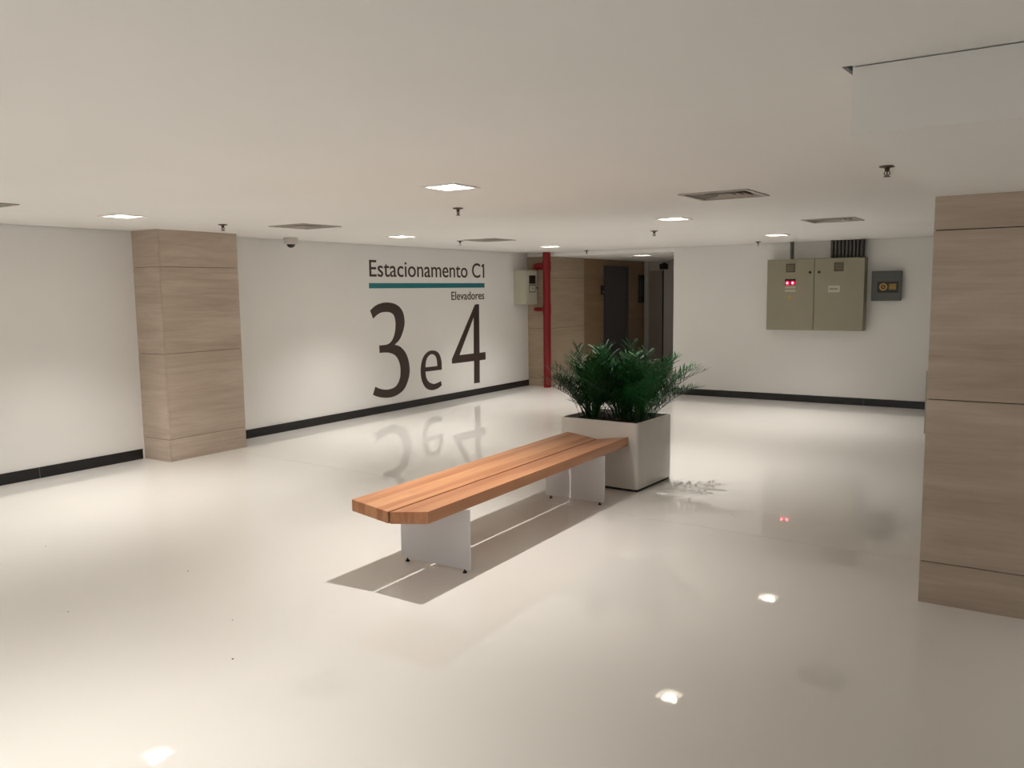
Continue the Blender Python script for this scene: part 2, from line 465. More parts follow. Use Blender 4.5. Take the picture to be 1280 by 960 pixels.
# ------------------------------------------------------------------ ceiling lamps
def make_lamp(z, watts, label, group, glow):
    t = empty('ceiling_lamp', (0, 0, 0), 0, label, 'lamp', group)
    obj('trim_frame', frame_bm(-.135, .135, -.135, .135, -.007, .0005, .024), M['white'], t)
    bm = bmesh.new()      # open-bottomed reflector tray
    a = [bm.verts.new((sx * .112, sy * .112, 0)) for sx, sy in ((-1, -1), (1, -1), (1, 1), (-1, 1))]
    b = [bm.verts.new((sx * .095, sy * .095, .055)) for sx, sy in ((-1, -1), (1, -1), (1, 1), (-1, 1))]
    for k in range(4): bm.faces.new((a[k], a[(k + 1) % 4], b[(k + 1) % 4], b[k]))
    bm.faces.new(b)
    obj('reflector', bm, M['white'], t)
    bm = bmesh.new()
    lathe(bm, [(0, -.002), (.03, .0), (.055, .008), (.068, .022), (.072, .05)])
    bu = obj('lamp_bulb', bm, glow, t, smooth=True)
    bm = bmesh.new(); lathe(bm, [(.074, .035), (.080, .035), (.080, .053), (.074, .053)])
    obj('bezel', bm, M['grille'], t)
    L = bpy.data.lights.new('downlight', 'SPOT'); L.energy = watts; L.color = LAMP_COLOUR
    L.spot_size = LAMP_ANGLE; L.spot_blend = 1.0; L.shadow_soft_size = 0.011
    lo = bpy.data.objects.new('downlight', L); COL.objects.link(lo); lo.parent = t; lo.location = (0, 0, -.012)
    return t


LAMP_LABELS = ['square ceiling downlight nearest the viewer, right above the wooden bench', 'square ceiling downlight beside the sprinkler above the planter',
               'small square ceiling downlight in front of the electrical cabinet', 'square ceiling downlight in front of the left travertine pillar',
               'square ceiling downlight in front of the lettering, right of the camera dome', 'square ceiling downlight in front of the meter box and red pipe',
               'ceiling downlight above the near floor, outside the picture', 'ceiling downlight near the left wall, outside the picture',
               'ceiling downlight added behind the viewer as fill, outside the picture', 'ceiling downlight added behind the viewer by the left wall as fill, outside the picture',
               'ceiling downlight added behind the viewer by the right wall as fill, outside the picture']
proto = make_lamp(H, LAMP_WATTS, LAMP_LABELS[0], 'ceiling downlights of the hall', M['lamp'])
for i, (x, y) in enumerate(LAMPS):
    o = proto if i == 0 else copy_tree(proto)
    o.location = (x, y, H); o['label'] = LAMP_LABELS[i]
lob = make_lamp(HL, LOBBY_WATTS, 'square ceiling downlight inside the lift lobby', None, M['lamp_dim'])
lob.location = (LOB[0], LOB[1], HL)
sof = make_lamp(SOF_Z, LAMP_WATTS * .65, 'ceiling downlight added in the boxed drop as fill, outside the picture on the right', None, M['lamp'])
sof.location = (SOF_FILL[0], SOF_FILL[1], SOF_Z)


# ------------------------------------------------------------------ ceiling air diffusers
def make_vent():
    t = empty('air_diffuser', (0, 0, 0), 0, 'x', 'air vent', 'square air diffusers in the ceiling')
    obj('frame', frame_bm(-VR, VR, -VR, VR, -.008, .001, .03), M['grille'], t)
    bm = bmesh.new(); q = VR - .021
    a = [bm.verts.new((sx * q, sy * q, 0)) for sx, sy in ((-1, -1), (1, -1), (1, 1), (-1, 1))]
    b = [bm.verts.new((sx * q, sy * q, .12)) for sx, sy in ((-1, -1), (1, -1), (1, 1), (-1, 1))]
    for k in range(4): bm.faces.new((a[k], a[(k + 1) % 4], b[(k + 1) % 4], b[k]))
    bm.faces.new(b)
    obj('duct_box', bm, M['duct'], t)
    for k in range(4):      # sloping concentric vanes
        r1 = VR - .04 - k * .045; r0 = r1 - .028
        bm = bmesh.new()
        lo = [bm.verts.new((sx * r1, sy * r1, -.004)) for sx, sy in ((-1, -1), (1, -1), (1, 1), (-1, 1))]
        hi = [bm.verts.new((sx * r0, sy * r0, .028)) for sx, sy in ((-1, -1), (1, -1), (1, 1), (-1, 1))]
        lo2 = [bm.verts.new(v.co + Vector((0, 0, .002))) for v in lo]; hi2 = [bm.verts.new(v.co + Vector((0, 0, .002))) for v in hi]
        for n in range(4):
            m_ = (n + 1) % 4
            bm.faces.new((lo[n], lo[m_], hi[m_], hi[n])); bm.faces.new((lo2[n], lo2[m_], hi2[m_], hi2[n]))
            bm.faces.new((lo[n], lo[m_], lo2[m_], lo2[n])); bm.faces.new((hi[n], hi[m_], hi2[m_], hi2[n]))
        obj('vane', bm, M['grille'], t)
    return t


VL = ['square air diffuser cut off by the left edge of the picture', 'square air diffuser in the ceiling beside the camera dome',
      'square air diffuser in the ceiling in front of the lettering end', 'largest square air diffuser, in the ceiling right of the planter',
      'square air diffuser in the ceiling in front of the electrical cabinet']
vp = make_vent()
for i, (x, y) in enumerate(VENTS):
    o = vp if i == 0 else copy_tree(vp)
    o.location = (x, y, H); o['label'] = VL[i]


# ------------------------------------------------------------------ sprinklers
def make_sprinkler():
    t = empty('sprinkler_head', (0, 0, 0), 0, 'x', 'sprinkler', 'sprinkler heads in the ceiling')
    bm = bmesh.new(); lathe(bm, [(.012, -.012), (.040, -.006), (.042, 0), (0, 0)]); obj('escutcheon', bm, M['bronze'], t, smooth=True)
    bm = bmesh.new(); lathe(bm, [(0, -.030), (.011, -.030), (.014, -.010), (0, -.010)], n=12); obj('body', bm, M['bronze'], t, smooth=True)
    bm = bmesh.new(); lathe(bm, [(0, -.052), (.003, -.052), (.004, -.041), (.003, -.030), (0, -.030)], n=10); obj('glass_bulb', bm, M['bulb'], t, smooth=True)
    bm = bmesh.new()
    for s in (-1, 1): tube(bm, [(s * .010, 0, -.028), (s * .016, 0, -.040), (s * .004, 0, -.055)], .0028, 8)
    obj('yoke_arm', bm, M['bronze'], t)
    bm = bmesh.new(); lathe(bm, [(0, -.058), (.018, -.058), (.018, -.055), (0, -.055)], n=16); obj('deflector', bm, M['bronze'], t)
    return t


SPR = [(5.338, 4.006, H, 'sprinkler head below the downlight over the bench'), (8.79, 6.574, H, 'small sprinkler head in the ceiling above the word ending before C1'),
       (5.02, 0.835, H, 'sprinkler head beside the boxed ceiling drop'), (8.86, 3.89, H, 'sprinkler head in the ceiling above the planter palms'),
       (5.14, 6.615, H, 'sprinkler head in the ceiling in front of the left pillar'), (12.0, 3.67, H, 'sprinkler head in the ceiling close to the back wall'),
       (12.45, 6.68, H, 'tiny sprinkler head at the lobby opening')]
sp0 = make_sprinkler()
for i, (x, y, z, l) in enumerate(SPR):
    o = sp0 if i == 0 else copy_tree(sp0)
    o.location = (x, y, z); o['label'] = l; o.rotation_euler.z = i * .7

# ------------------------------------------------------------------ dome camera
t = empty('security_camera', (6.86, 7.61, H), 0, 'white dome security camera hanging from the ceiling by the left wall', 'camera')
bm = bmesh.new(); lathe(bm, [(0, 0), (.078, 0), (.080, -.008), (.080, -.066), (.074, -.074), (.0, -.074)], n=32); obj('housing', bm, M['cream'], t, smooth=True)
bm = bmesh.new(); lathe(bm, [(.050, -.074), (.049, -.085), (.042, -.101), (.028, -.113), (.012, -.119), (0, -.120)], n=28); obj('dome', bm, M['glass'], t, smooth=True)
bm = bmesh.new(); lathe(bm, [(.052, -.0735), (.058, -.0735), (.058, -.079), (.052, -.079)], n=28); obj('dome_ring', bm, M['cream'], t)

# ------------------------------------------------------------------ wall lettering
three = [(8.5461, 1.4503), (8.6436, 1.5082), (8.7521, 1.5423), (8.8796, 1.5545), (9.0268, 1.5393), (9.1491, 1.4918), (9.2298, 1.4093), (9.26, 1.2996), (9.2525, 1.2112), (9.2098, 1.1117), (9.1368, 1.0144), (9.0317, 0.95), (9.1516, 0.9123), (9.2562, 0.8291), (9.3183, 0.7221), (9.345, 0.6041), (9.3364, 0.4886), (9.2847, 0.3773), (9.2027, 0.2827), (9.0731, 0.2251), (8.9322, 0.2029), (8.7842, 0.2123), (8.6581, 0.2391), (8.549, 0.2786), (8.6038, 0.3883), (8.6991, 0.3487), (8.8258, 0.3228), (8.9562, 0.3266), (9.0522, 0.3623), (9.1206, 0.4446), (9.144, 0.5444), (9.1367, 0.6469), (9.0947, 0.739), (9.0254, 0.8021), (8.9222, 0.8395), (8.8123, 0.852), (8.7107, 0.8541), (8.7082, 0.9599), (8.8169, 0.9582), (8.9095, 0.9724), (8.986, 1.0228), (9.0384, 1.1076), (9.0614, 1.2067), (9.0613, 1.2942), (9.0308, 1.3701), (8.9654, 1.4094), (8.8738, 1.4219), (8.7645, 1.4152), (8.6734, 1.3814), (8.6005, 1.3354)]
eo = [(10.0815, 0.3226), (10.0966, 0.2557), (9.9995, 0.2168), (9.8492, 0.2058), (9.7246, 0.2458), (9.6448, 0.3283), (9.6038, 0.4378), (9.6002, 0.5565), (9.6288, 0.6593), (9.6897, 0.7468), (9.7873, 0.8007), (9.8928, 0.8096), (9.9985, 0.7837), (10.0696, 0.7195), (10.1053, 0.6221), (10.1052, 0.4972), (9.7094, 0.5022), (9.719, 0.4271), (9.7622, 0.3565), (9.8321, 0.3149), (9.9164, 0.2957), (10.0028, 0.3059)]
eh = [(9.7118, 0.5656), (9.7228, 0.6387), (9.763, 0.7098), (9.8272, 0.7476), (9.8906, 0.751), (9.9534, 0.7225), (9.9896, 0.658), (9.9991, 0.563)]
four = [(11.012, 1.4833), (11.1244, 1.4867), (11.115, 0.690), (11.2859, 0.690), (11.2874, 0.565), (11.115, 0.565), (11.1065, 0.1963), (10.9492, 0.2004), (10.9602, 0.5668), (10.3699, 0.569), (10.3676, 0.6374)]
fh = [(10.972, 1.2806), (10.9542, 0.690), (10.5659, 0.690)]


def smooth_poly(pts, corners, n=5):
    L = len(pts); out = []
    for i in range(L):
        p0, p1, p2, p3 = pts[i - 1], pts[i], pts[(i + 1) % L], pts[(i + 2) % L]
        if i in corners: p0 = p1
        if (i + 1) % L in corners: p3 = p2
        if i in corners and (i + 1) % L in corners: out.append(p1); continue
        for k in range(n):
            u = k / n
            out.append(tuple(0.5 * (2 * p1[a] + (p2[a] - p0[a]) * u + (2 * p0[a] - 5 * p1[a] + 4 * p2[a] - p3[a]) * u * u
                                    + (3 * p1[a] - p0[a] - 3 * p2[a] + p3[a]) * u ** 3) for a in (0, 1)))
    return out


def glyph(loops, y0, y1):
    bm = bmesh.new(); flat = [p for l in loops for p in l]
    tri = tessellate_polygon([[Vector((p[0], p[1], 0)) for p in l] for l in loops])
    f = [bm.verts.new((p[0], y0, p[1])) for p in flat]; b = [bm.verts.new((p[0], y1, p[1])) for p in flat]
    for a in tri:
        try: bm.faces.new([f[i] for i in a]); bm.faces.new([b[i] for i in reversed(a)])
        except ValueError: pass
    s = 0
    for l in loops:
        for k in range(len(l)):
            i, j = s + k, s + (k + 1) % len(l)
            bm.faces.new((f[i], f[j], b[j], b[i]))
        s += len(l)
    return bm


sb = (9.9, YL, 0)
sign = empty('wall_lettering', sb, 0, 'large brown wall lettering Estacionamento C1, Elevadores, 3 e 4 with teal stripe', 'wall sign')
FY = YL - 0.003
obj('numeral', glyph([smooth_poly(three, {0, 11, 23, 24, 36, 37, 49})], FY, YL), M['text'], sign, offset=sb)['label'] = 'huge dark brown numeral 3'
obj('letter', glyph([smooth_poly(eo, {0, 1, 14, 15, 16}), smooth_poly(eh, {0, 7})], FY, YL), M['text'], sign, offset=sb)['label'] = 'dark brown lowercase letter e'
obj('numeral', glyph([four, fh], FY, YL), M['text'], sign, offset=sb)['label'] = 'huge dark brown numeral 4'
obj('stripe', B(8.54, 11.285, FY, YL, 1.7535, 1.8255), M['teal'], sign, offset=sb)['label'] = 'teal stripe under the top line'


def text_line(body, x0, x1, base, cap, bold):
    cu = bpy.data.curves.new('lettering', 'FONT'); cu.body = body; cu.size = 1.0; cu.extrude = 0.0; cu.resolution_u = 6
    cu.offset = bold
    tmp = bpy.data.objects.new('tmp', cu); COL.objects.link(tmp)
    bpy.context.view_layer.update()
    me = bpy.data.meshes.new_from_object(tmp.evaluated_get(bpy.context.evaluated_depsgraph_get()))
    bpy.data.objects.remove(tmp)
    xs = [v.co.x for v in me.vertices]
    capz = max(v.co.y for v in me.vertices if v.co.x < min(xs) + 0.35)     # height of the capital E
    sx = (x1 - x0) / (max(xs) - min(xs)); mx = min(xs)
    bm = bmesh.new(); bm.from_mesh(me); bpy.data.meshes.remove(me)
    bmesh.ops.remove_doubles(bm, verts=bm.verts, dist=1e-5)
    for v in bm.verts: v.co = Vector((x0 + (v.co.x - mx) * sx, FY, base + v.co.y * cap / capz))
    seen, comps = set(), []
    for f0 in bm.faces:                      # connected islands, merged where they overlap along the line (dot of the i)
        if f0 in seen: continue
        stack, isl = [f0], []
        seen.add(f0)
        while stack:
            f_ = stack.pop(); isl.append(f_)
            for e_ in f_.edges:
                for g_ in e_.link_faces:
                    if g_ not in seen: seen.add(g_); stack.append(g_)
        xs_ = [v.co.x for f_ in isl for v in f_.verts]
        comps.append([min(xs_), max(xs_), isl])
    comps.sort(key=lambda c: c[0]); merged = []
    for c in comps:
        if merged and c[0] < merged[-1][1] - .25 * (c[1] - c[0]): merged[-1][1] = max(merged[-1][1], c[1]); merged[-1][2] += c[2]
        else: merged.append(c)
    out = []
    for c in merged:
        b2 = bmesh.new(); vm = {}
        for f_ in c[2]:
            for v in f_.verts:
                if v not in vm: vm[v] = b2.verts.new(v.co)
            b2.faces.new([vm[v] for v in f_.verts])
        r = bmesh.ops.extrude_face_region(b2, geom=b2.faces[:])
        bmesh.ops.translate(b2, verts=[e for e in r['geom'] if isinstance(e, bmesh.types.BMVert)], vec=(0, YL - FY, 0))
        out.append(b2)
    bm.free()
    return out


for args in (('Estacionamento C', 8.555, 11.172, 1.916, 0.226, 0.004), ('Elevadores', 10.388, 11.275, 1.565, 0.128, 0.006)):
    for b2 in text_line(*args): obj('letter', b2, M['text'], sign, offset=sb)
obj('numeral', glyph([[(11.248, 1.912), (11.284, 1.912), (11.284, 2.138), (11.254, 2.138), (11.204, 2.104), (11.216, 2.082), (11.248, 2.104)]], FY, YL), M['text'], sign, offset=sb)['label'] = 'small numeral 1 of C1'

# ------------------------------------------------------------------ bench
ba = math.radians(1.2)
bench = empty('bench', (3.545, 3.205, 0), ba, 'long wooden bench on two white steel panels in front of the planter', 'bench')
BL_, BW, GAP = 2.72, 0.288, 0.007
for s in (1, -1):
    bm = bmesh.new()
    pr = [(s * GAP, .431), (s * BW, .470), (s * BW, .399), (s * GAP, .360)]
    a = [bm.verts.new((0, y, z)) for y, z in pr]; b = [bm.verts.new((BL_, y, z)) for y, z in pr]
    bm.faces.new(a); bm.faces.new(b)
    for k in range(4): bm.faces.new((a[k], a[(k + 1) % 4], b[(k + 1) % 4], b[k]))
    bmesh.ops.bevel(bm, geom=bm.edges[:], offset=.002, segments=1, affect='EDGES')
    obj('seat_board', bm, M['wood'], bench)
for px in (0.375, 2.225):
    bm = bmesh.new()
    pr = [(-.308, .022), (.225, .022), (.225, .389), (.0, .359), (-.308, .396)]
    a = [bm.verts.new((px - .005, y, z)) for y, z in pr]; b = [bm.verts.new((px + .005, y, z)) for y, z in pr]
    bm.faces.new(a); bm.faces.new(b)
    for k in range(len(pr)): bm.faces.new((a[k], a[(k + 1) % len(pr)], b[(k + 1) % len(pr)], b[k]))
    pn = obj('support_panel', bm, M['steel'], bench)
    for fy in (-.265, .180):
        bm = bmesh.new(); lathe(bm, [(0, 0), (.013, 0), (.013, .007), (.005, .009), (.005, .024), (0, .024)], (px, fy, 0), n=16)
        obj('levelling_foot', bm, M['dark'], pn, smooth=True)

# ------------------------------------------------------------------ planter and palms
pa = math.radians(-2.7)
pc = (6.625, 3.262)
pl = empty('planter', (pc[0], pc[1], 0), pa, 'square white planter box behind the bench end', 'planter')
PW, PD, PH = 0.328, 0.382, 0.585
bm = bmesh.new()      # rounded-corner shell with thickness
def rrect(wx, wy, r, n=5):
    out = []
    for cx, cy, a0 in ((wx - r, wy - r, 0), (-wx + r, wy - r, 90), (-wx + r, -wy + r, 180), (wx - r, -wy + r, 270)):
        for k in range(n + 1):
            a = math.radians(a0 + 90 * k / n); out.append((cx + r * math.cos(a), cy + r * math.sin(a)))
    return out
lev = [(PW - .006, PD - .006, .030, .020), (PW, PD, .034, .026), (PW, PD, .034, PH - .006), (PW - .005, PD - .005, .030, PH), (PW - .022, PD - .022, .018, PH), (PW - .026, PD - .026, .016, PH - .06)]
rings = [[bm.verts.new((x, y, z)) for x, y in rrect(a, b, r)] for a, b, r, z in lev]
for a, b in zip(rings, rings[1:]):
    for k in range(len(a)): bm.faces.new((a[k], a[(k + 1) % len(a)], b[(k + 1) % len(a)], b[k]))
bm.faces.new(rings[0])
obj('shell', bm, M['planter'], pl, smooth=True)
obj('plinth', B(-PW + .012, PW - .012, -PD + .012, PD - .012, 0, .0205), M['blackp'], pl)
bm = bmesh.new()
bmesh.ops.create_grid(bm, x_segments=18, y_segments=20, size=1)
for v in bm.verts:
    v.co = Vector((v.co.x * (PW - .02), v.co.y * (PD - .02), PH - .035 + random.uniform(-.008, .010)))
obj('soil', bm, M['soil'], pl)


def frond_mesh(seed, lit):
    """arching palm frond: bare stalk, then pairs of narrow folded leaflets"""
    rnd = random.Random(seed); bm = bmesh.new()
    L = 1.0; droop = rnd.uniform(.10, .30); pts = []
    for k in range(15):
        u = k / 14
        pts.append(Vector((u ** 1.6 * (.20 + droop), 0.015 * math.sin(u * 3 + seed), u * L - droop * .55 * u ** 3)))
    n = 5; rings = []
    for k, p in enumerate(pts):
        r = .0065 * (1 - .75 * k / 14)
        rings.append([bm.verts.new(p + Vector((r * math.cos(a), r * math.sin(a), 0))) for a in [2 * math.pi * q / n for q in range(n)]])
    for a, b in zip(rings, rings[1:]):
        for q in range(n): bm.faces.new((a[q], a[(q + 1) % n], b[(q + 1) % n], b[q]))
    m = 16
    for k in range(m):
        u = .24 + .76 * k / (m - 1)
        f = u * 14; i = min(int(f), 13); p = pts[i].lerp(pts[i + 1], f - i); t = (pts[i + 1] - pts[i]).normalized()
        ll = (.34 if not lit else .30) * (1 - .55 * abs(u - .55) / .5) * rnd.uniform(.85, 1.12)
        for s in (-1, 1):
            ang = rnd.uniform(.62, 1.12); side = Vector((0, s, 0)); d = (side * math.cos(ang) + t * math.sin(ang) + Vector((-t.z, 0, t.x)) * rnd.uniform(.0, .55)).normalized()
            wd = .0088 * rnd.uniform(.85, 1.15); up = Vector((-t.z, 0, t.x)); wv = d.cross(up).normalized()
            sag = rnd.uniform(.15, .45); prev = None
            for q in range(5):
                v = q / 4
                c = p + d * ll * v + Vector((rnd.uniform(-.002, .002), 0, -sag * ll * v * v * .6))
                h = wd * (.35 + 2.2 * v * (1 - v) + .25 * (1 - v)) if q < 4 else .0008
                tri = (bm.verts.new(c - wv * h + up * h * .35), bm.verts.new(c), bm.verts.new(c + wv * h + up * h * .35))
                if prev:
                    for e_ in (0, 1): bm.faces.new((prev[e_], prev[e_ + 1], tri[e_ + 1], tri[e_]))
                prev = tri
    me = bpy.data.meshes.new('frond'); bm.to_mesh(me); bm.free()
    for p_ in me.polygons: p_.use_smooth = True
    me.materials.append(M['leaf2'] if lit else M['leaf'])
    return me


FR = [frond_mesh(11 + k, False) for k in range(6)] + [frond_mesh(31 + k, True) for k in range(3)]
PR = Matrix.Rotation(pa, 3, 'Z')
def palm(cx, cy, label, n, tall, spread, lit_share, seed):
    rnd = random.Random(seed)
    b = PR @ Vector((cx, cy, 0))
    t = empty('palm_plant', (pc[0] + b.x, pc[1] + b.y, PH - .035), 0, label, 'plant', 'feathery palms in the white planter')
    bm = bmesh.new()
    for k in range(7):
        a = rnd.uniform(0, 6.28); r = rnd.uniform(.01, .09)
        tube(bm, [(r * math.cos(a), r * math.sin(a), -.01), (r * 1.15 * math.cos(a), r * 1.15 * math.sin(a), .22)], .009, 7)
    obj('stem', bm, M['stem'], t)
    for k in range(n):
        me = FR[6 + rnd.randrange(3)] if rnd.random() < lit_share else FR[rnd.randrange(6)]
        o = bpy.data.objects.new('frond', me); COL.objects.link(o); o.parent = t
        a = 6.283 * k / n + rnd.uniform(-.35, .35); r = rnd.uniform(.0, .13)
        o.location = (r * math.cos(a), r * math.sin(a), rnd.uniform(-.005, .03))
        lean = rnd.uniform(.02, spread)
        o.rotation_euler = (rnd.uniform(-.15, .15), lean, a)
        s = (rnd.uniform(.74, 1.0) if k % 4 else rnd.uniform(.42, .62)) * tall * (1.0 - .25 * lean); o.scale = (s, s, s)
    return t


palm(-.05, .21, 'feathery green palm in the left part of the white planter', 46, .70, .62, .2, 3)
palm(.06, -.02, 'feathery green palm in the middle of the white planter', 46, .72, .50, .5, 5)
palm(.02, -.22, 'bright feathery green palm in the right part of the white planter', 46, .72, .62, .65, 9)

# ------------------------------------------------------------------ electrical cabinet on the back wall
cx_ = 12.40
cb = (XB, 2.97, 1.075)
ec = empty('electrical_cabinet', cb, 0, 'wide beige two-door electrical cabinet on the back wall with red indicator lights', 'cabinet')
obj('body', B(cx_ + .018, XB, 2.305, 3.645, 1.075, 2.100, bevel=.004, seg=1), M['beige'], ec, offset=cb)
for nm, a, b, vy, ky in (('l', 2.980, 3.647, 3.313, 3.035), ('r', 2.303, 2.974, 2.645, 2.911)):
    d = obj('door', B(cx_, cx_ + .018, a, b, 1.078, 2.096, bevel=.004, seg=1), M['beige'], ec, offset=cb)
    v = obj('vent_grille', frame_bm(-.062, .062, -.064, .064, 0, .006, .010), M['vent'], d)
    v.rotation_euler = (0, -math.pi / 2, 0); v.location = Vector((cx_, vy, 1.973)) - Vector(cb)
    bm = bmesh.new()
    for k in range(7): box(bm, cx_ - .004, cx_ + .001, vy - .055, vy + .055, 1.921 + k * .016, 1.931 + k * .016)
    obj('vent_slats', bm, M['vent'], d, offset=cb)
    bm = bmesh.new(); cyl(bm, (cx_ - .012, ky, 1.905), .018, .018, .013, 'x', 18); box(bm, cx_ - .020, cx_ - .010, ky - .004, ky + .004, 1.890, 1.920)
    obj('knob', bm, M['dark'], d, offset=cb)
    if nm == 'l':
        obj('indicator_bezel', B(cx_ - .004, cx_, 3.237, 3.388, 1.730, 1.815), M['blackp'], d, offset=cb)
        for yy in (3.350, 3.275):
            bm = bmesh.new(); lathe(bm, [(0, .014), (.018, .012), (.028, .002), (.028, 0)], n=18)
            bmesh.ops.rotate(bm, verts=bm.verts, matrix=Matrix.Rotation(-math.pi / 2, 3, 'Y')); bmesh.ops.translate(bm, verts=bm.verts, vec=(cx_ - .004, yy, 1.758))
            obj('indicator_light', bm, M['led'], d, offset=cb, smooth=True)
            obj('indicator_core', Cy((cx_ - .020, yy, 1.758), .010, .010, .004, 'x', 14), M['ledc'], d, offset=cb)
        obj('name_plate', B(cx_ - .002, cx_, 3.235, 3.385, 1.682, 1.706), M['plate'], d, offset=cb)
        obj('name_plate', B(cx_ - .002, cx_, 3.235, 3.385, 1.632, 1.658), M['plate'], d, offset=cb)
        obj('warning_sticker', B(cx_ - .0015, cx_, 3.295, 3.335, 1.535, 1.570), M['gold'], d, offset=cb)
    else:
        pl_ = obj('name_plate', B(cx_ - .002, cx_, 2.625, 2.780, 1.618, 1.712), M['plate'], d, offset=cb)
        obj('inset_line', B(cx_ - .003, cx_ - .001, 2.650, 2.765, 1.650, 1.680), M['beige'], d, offset=cb)
for k in range(9):
    y = 2.368 + k * .049
    obj('conduit', Cy((12.49, y, 2.098), .021, .021, H - 2.098, 'z', 12), M['conduit'], ec, offset=cb, smooth=True)
obj('conduit_tray', B(12.515, 12.56, 2.338, 2.79, 2.10, H), M['dark'], ec, offset=cb)
obj('conduit', Cy((12.45, 3.31, 2.098), .027, .027, H - 2.098, 'z', 16), M['conduit'], ec, offset=cb, smooth=True)
obj('corner_clip', B(cx_ - .004, cx_ + .02, 2.300, 2.370, 2.090, 2.112), M['blackp'], ec, offset=cb)

sbx = (XB, 2.04, 1.49)
t = empty('junction_box', sbx, 0, 'small dark grey wall box with black and gold sticker', 'electrical box')
obj('body', B(12.535, XB, 1.852, 2.228, 1.497, 1.90, bevel=.008), M['greybox'], t, offset=sbx)
ld = obj('lid', B(12.520, 12.535, 1.848, 2.232, 1.493, 1.904, bevel=.005), M['greybox'], t, offset=sbx)
st = obj('sticker', B(12.5185, 12.520, 1.885, 2.156, 1.605, 1.757), M['blackp'], t, offset=sbx)
bm = bmesh.new()
c0, n = (12.5185, 2.078, 1.685), 28
for r0, r1 in ((.030, .052),):
    ri = [[bm.verts.new((12.5175, c0[1] + r * math.cos(2 * math.pi * k / n), c0[2] + r * math.sin(2 * math.pi * k / n))) for k in range(n)] for r in (r0, r1)]
    rj = [[bm.verts.new(v.co + Vector((.001, 0, 0))) for v in r] for r in ri]
    for k in range(n):
        j = (k + 1) % n
        bm.faces.new((ri[0][k], ri[0][j], ri[1][j], ri[1][k])); bm.faces.new((rj[0][k], rj[0][j], rj[1][j], rj[1][k]))
        bm.faces.new((ri[1][k], ri[1][j], rj[1][j], rj[1][k])); bm.faces.new((ri[0][k], ri[0][j], rj[0][j], rj[0][k]))
cyl(bm, (12.5175, 2.078, 1.685), .013, .013, .001, 'x', 16)
obj('gold_emblem', bm, M['gold'], st, offset=sbx)
bm = bmesh.new()
for k in range(4): box(bm, 12.5177, 12.5187, 1.912, 2.005, 1.648 + k * .021, 1.662 + k * .021)
obj('gold_print', bm, M['gold'], st, offset=sbx)

# ------------------------------------------------------------------ red fire pipe and meter box
rp = (12.50, 7.49, 0)
t = empty('fire_pipe', rp, 0, 'vertical red fire pipe with two side branches by the lobby corner', 'pipe')
obj('riser', Cy((12.50, 7.49, 0.0), .066, .066, H, 'z', 28), M['red'], t, offset=rp, smooth=True)
bm = bmesh.new(); tube(bm, [(12.50, 7.49, 2.112), (12.50, 7.64, 2.112), (12.505, 7.70, 2.112), (12.53, 7.735, 2.112), (12.57, 7.745, 2.112), (XB + .02, 7.745, 2.112)], .055, 18)
obj('upper_branch', bm, M['red'], t, offset=rp, smooth=True)
bm = bmesh.new(); tube(bm, [(12.50, 7.49, 1.365), (12.50, 7.66, 1.365), (12.505, 7.71, 1.365), (12.53, 7.745, 1.365), (12.57, 7.752, 1.365), (XB + .02, 7.752, 1.365)], .036, 16)
obj('lower_branch', bm, M['red'], t, offset=rp, smooth=True)
for z in (2.112, 1.365):
    obj('coupling', Cy((12.50, 7.49, z - .085), .073, .073, .17, 'z', 28), M['red'], t, offset=rp, smooth=True)

mb = (12.35, YL, 1.45)
t = empty('meter_box', mb, 0, 'beige metal meter box on the wall beside the red pipe', 'meter box')
obj('body', B(12.165, 12.535, 7.715, YL, 1.455, 2.05, bevel=.006), M['beige2'], t, offset=mb)
d = obj('door', B(12.175, 12.528, 7.703, 7.715, 1.465, 2.04, bevel=.004), M['beige2'], t, offset=mb)
obj('viewing_window', B(12.262, 12.468, 7.699, 7.703, 1.812, 1.955), M['glass'], d, offset=mb)
obj('lock', Cy((12.510, 7.690, 1.740), .014, .014, .014, 'y', 14), M['dark'], d, offset=mb)
bm = frame_bm(-.103, .103, -.066, .066, 0, .002, .014)
bmesh.ops.rotate(bm, verts=bm.verts, matrix=Matrix.Rotation(math.pi / 2, 3, 'X')); bmesh.ops.translate(bm, verts=bm.verts, vec=(12.365, 7.703, 1.730))
obj('notice_frame', bm, M['blackp'], d, offset=mb)
obj('notice', B(12.275, 12.455, 7.7015, 7.703, 1.672, 1.788), M['plate'], d, offset=mb)
bm = bmesh.new()
zig = [(12.310, 1.760), (12.365, 1.752), (12.352, 1.735), (12.430, 1.712), (12.360, 1.718), (12.374, 1.735)]
f = [bm.verts.new((x, 7.7005, z)) for x, z in zig]; b_ = [bm.verts.new((x, 7.7015, z)) for x, z in zig]
bm.faces.new(f); bm.faces.new(b_)
for k in range(6): bm.faces.new((f[k], f[(k + 1) % 6], b_[(k + 1) % 6], b_[k]))
obj('flash_symbol', bm, M['blackp'], d, offset=mb)

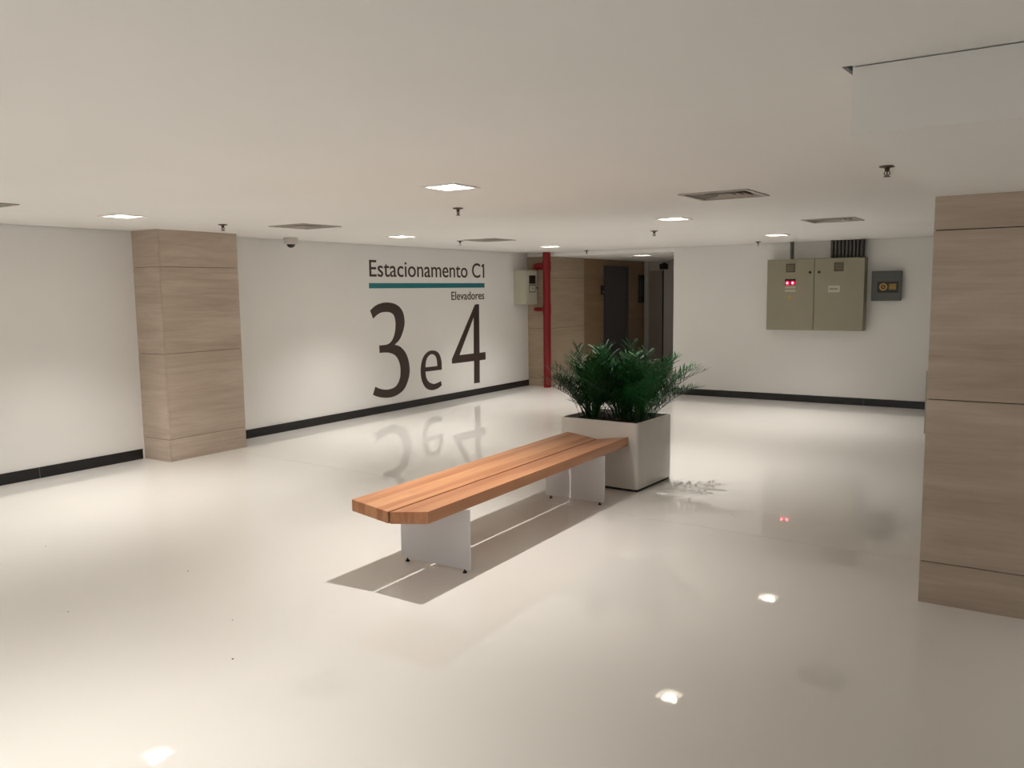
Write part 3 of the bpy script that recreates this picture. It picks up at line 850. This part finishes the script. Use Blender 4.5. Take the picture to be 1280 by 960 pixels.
# ------------------------------------------------------------------ lift lobby fittings
db = (15.26, 7.58, 0)
t = tag(empty('door_1', db), 'dark grey steel door in the brown lobby wall', kind='structure')
obj('door_leaf', B(14.90, 15.86, 7.572, 7.580, 0, 2.10), M['door'], t, offset=db)
obj('door_frame', B(14.83, 14.90, 7.560, 7.580, 0, 2.165), M['doorframe'], t, offset=db)
obj('door_frame', B(15.86, 15.93, 7.560, 7.580, 0, 2.165), M['doorframe'], t, offset=db)
obj('door_head', B(14.90, 15.86, 7.560, 7.580, 2.10, 2.165), M['doorframe'], t, offset=db)
cpb = (14.75, 7.58, 1.6)
t = empty('call_panel', cpb, 0, 'small black call panel beside the dark lobby door', 'control panel')
obj('panel', B(14.70, 14.83, 7.556, 7.580, 1.60, 1.775, bevel=.004, seg=1), M['blackp'], t, offset=cpb)
obj('button', Cy((14.775, 7.552, 1.65), .022, .022, .005, 'y', 14), M['brushed'], t, offset=cpb)
ib = (16.6, 7.58, 1.4)
t = empty('indicator_panel', ib, 0, 'tall dark indicator panel on the brown lobby wall', 'panel')
obj('back_plate', B(16.44, 16.73, 7.565, 7.58, 1.40, 2.00, bevel=.004, seg=1), M['blackp'], t, offset=ib)
obj('face_plate', B(16.50, 16.67, 7.560, 7.565, 1.55, 1.90), M['doorframe'], t, offset=ib)
eb = (XE, 7.3, 0)
t = tag(empty('door_2', eb), 'narrow brushed steel lift door on the end wall of the lobby', kind='structure')
obj('door_leaf', B(XE - .012, XE, 7.155, 7.455, 0, 2.085), M['brushed'], t, offset=eb)
obj('door_gap', B(XE - .006, XE, 7.125, 7.155, 0, 2.085), M['blackp'], t, offset=eb)
obj('door_jamb', B(XE - .05, XE, 7.465, 7.515, 0, HL), M['plate'], t, offset=eb)
xb_ = (XE, 7.11, 2.1)
t = empty('exit_sign_box', xb_, 0, 'small black box above the steel lift door', 'sign')
obj('housing', B(XE - .07, XE, 7.025, 7.20, 2.108, 2.222, bevel=.006, seg=1), M['blackp'], t, offset=xb_)
obj('bracket', B(XE - .04, XE, 7.08, 7.14, 2.222, 2.245), M['dark'], t, offset=xb_)

# ------------------------------------------------------------------ cabinet edge behind the right pillar
kb = (10.4, 0.95, 0)
t = empty('metal_cabinet', kb, 0, 'low grey-green metal cabinet peeking out behind the right pillar', 'cabinet')
obj('body', B(10.255, 10.60, 0.68, 1.225, 0.04, .755, bevel=.006, seg=1), M['green'], t, offset=kb)
obj('door', B(10.24, 10.255, 0.69, 1.215, 0.05, .745, bevel=.004, seg=1), M['green'], t, offset=kb)
obj('plinth', B(10.27, 10.59, 0.70, 1.205, 0, .04), M['green'], t, offset=kb)

# ------------------------------------------------------------------ small stuff
t = tag(obj('wall_plug', Cy((0, -.018, 0), .016, .020, .018, 'y', 12), M['blackp'], loc=(6.19, YL, 0.40)), 'small black plug low on the wall beside the left pillar', 'plug')
for k, (x, y, r, l) in enumerate([(2.389, 3.161, .005, 'largest dark crumb on the open floor in front of the bench'), (3.057, 4.432, .0045, 'dark crumb on the floor in the shaded band left of the bench'),
                                 (2.697, 3.552, .0035, 'tiny crumb on the floor behind the largest crumb'), (2.298, 4.413, .004, 'dark crumb on the floor towards the left edge'),
                                 (2.864, 5.727, .004, 'dark crumb farthest left near the wall')]):
    bm = bmesh.new(); bmesh.ops.create_icosphere(bm, subdivisions=1, radius=r)
    for v in bm.verts: v.co = Vector((v.co.x * random.uniform(.7, 1.5), v.co.y * random.uniform(.6, 1.1), max(0, v.co.z * .6 + r * .3)))
    tag(obj('crumb', bm, M['crumb'], loc=(x, y, 0)), l, 'crumb', 'crumbs on the polished floor')
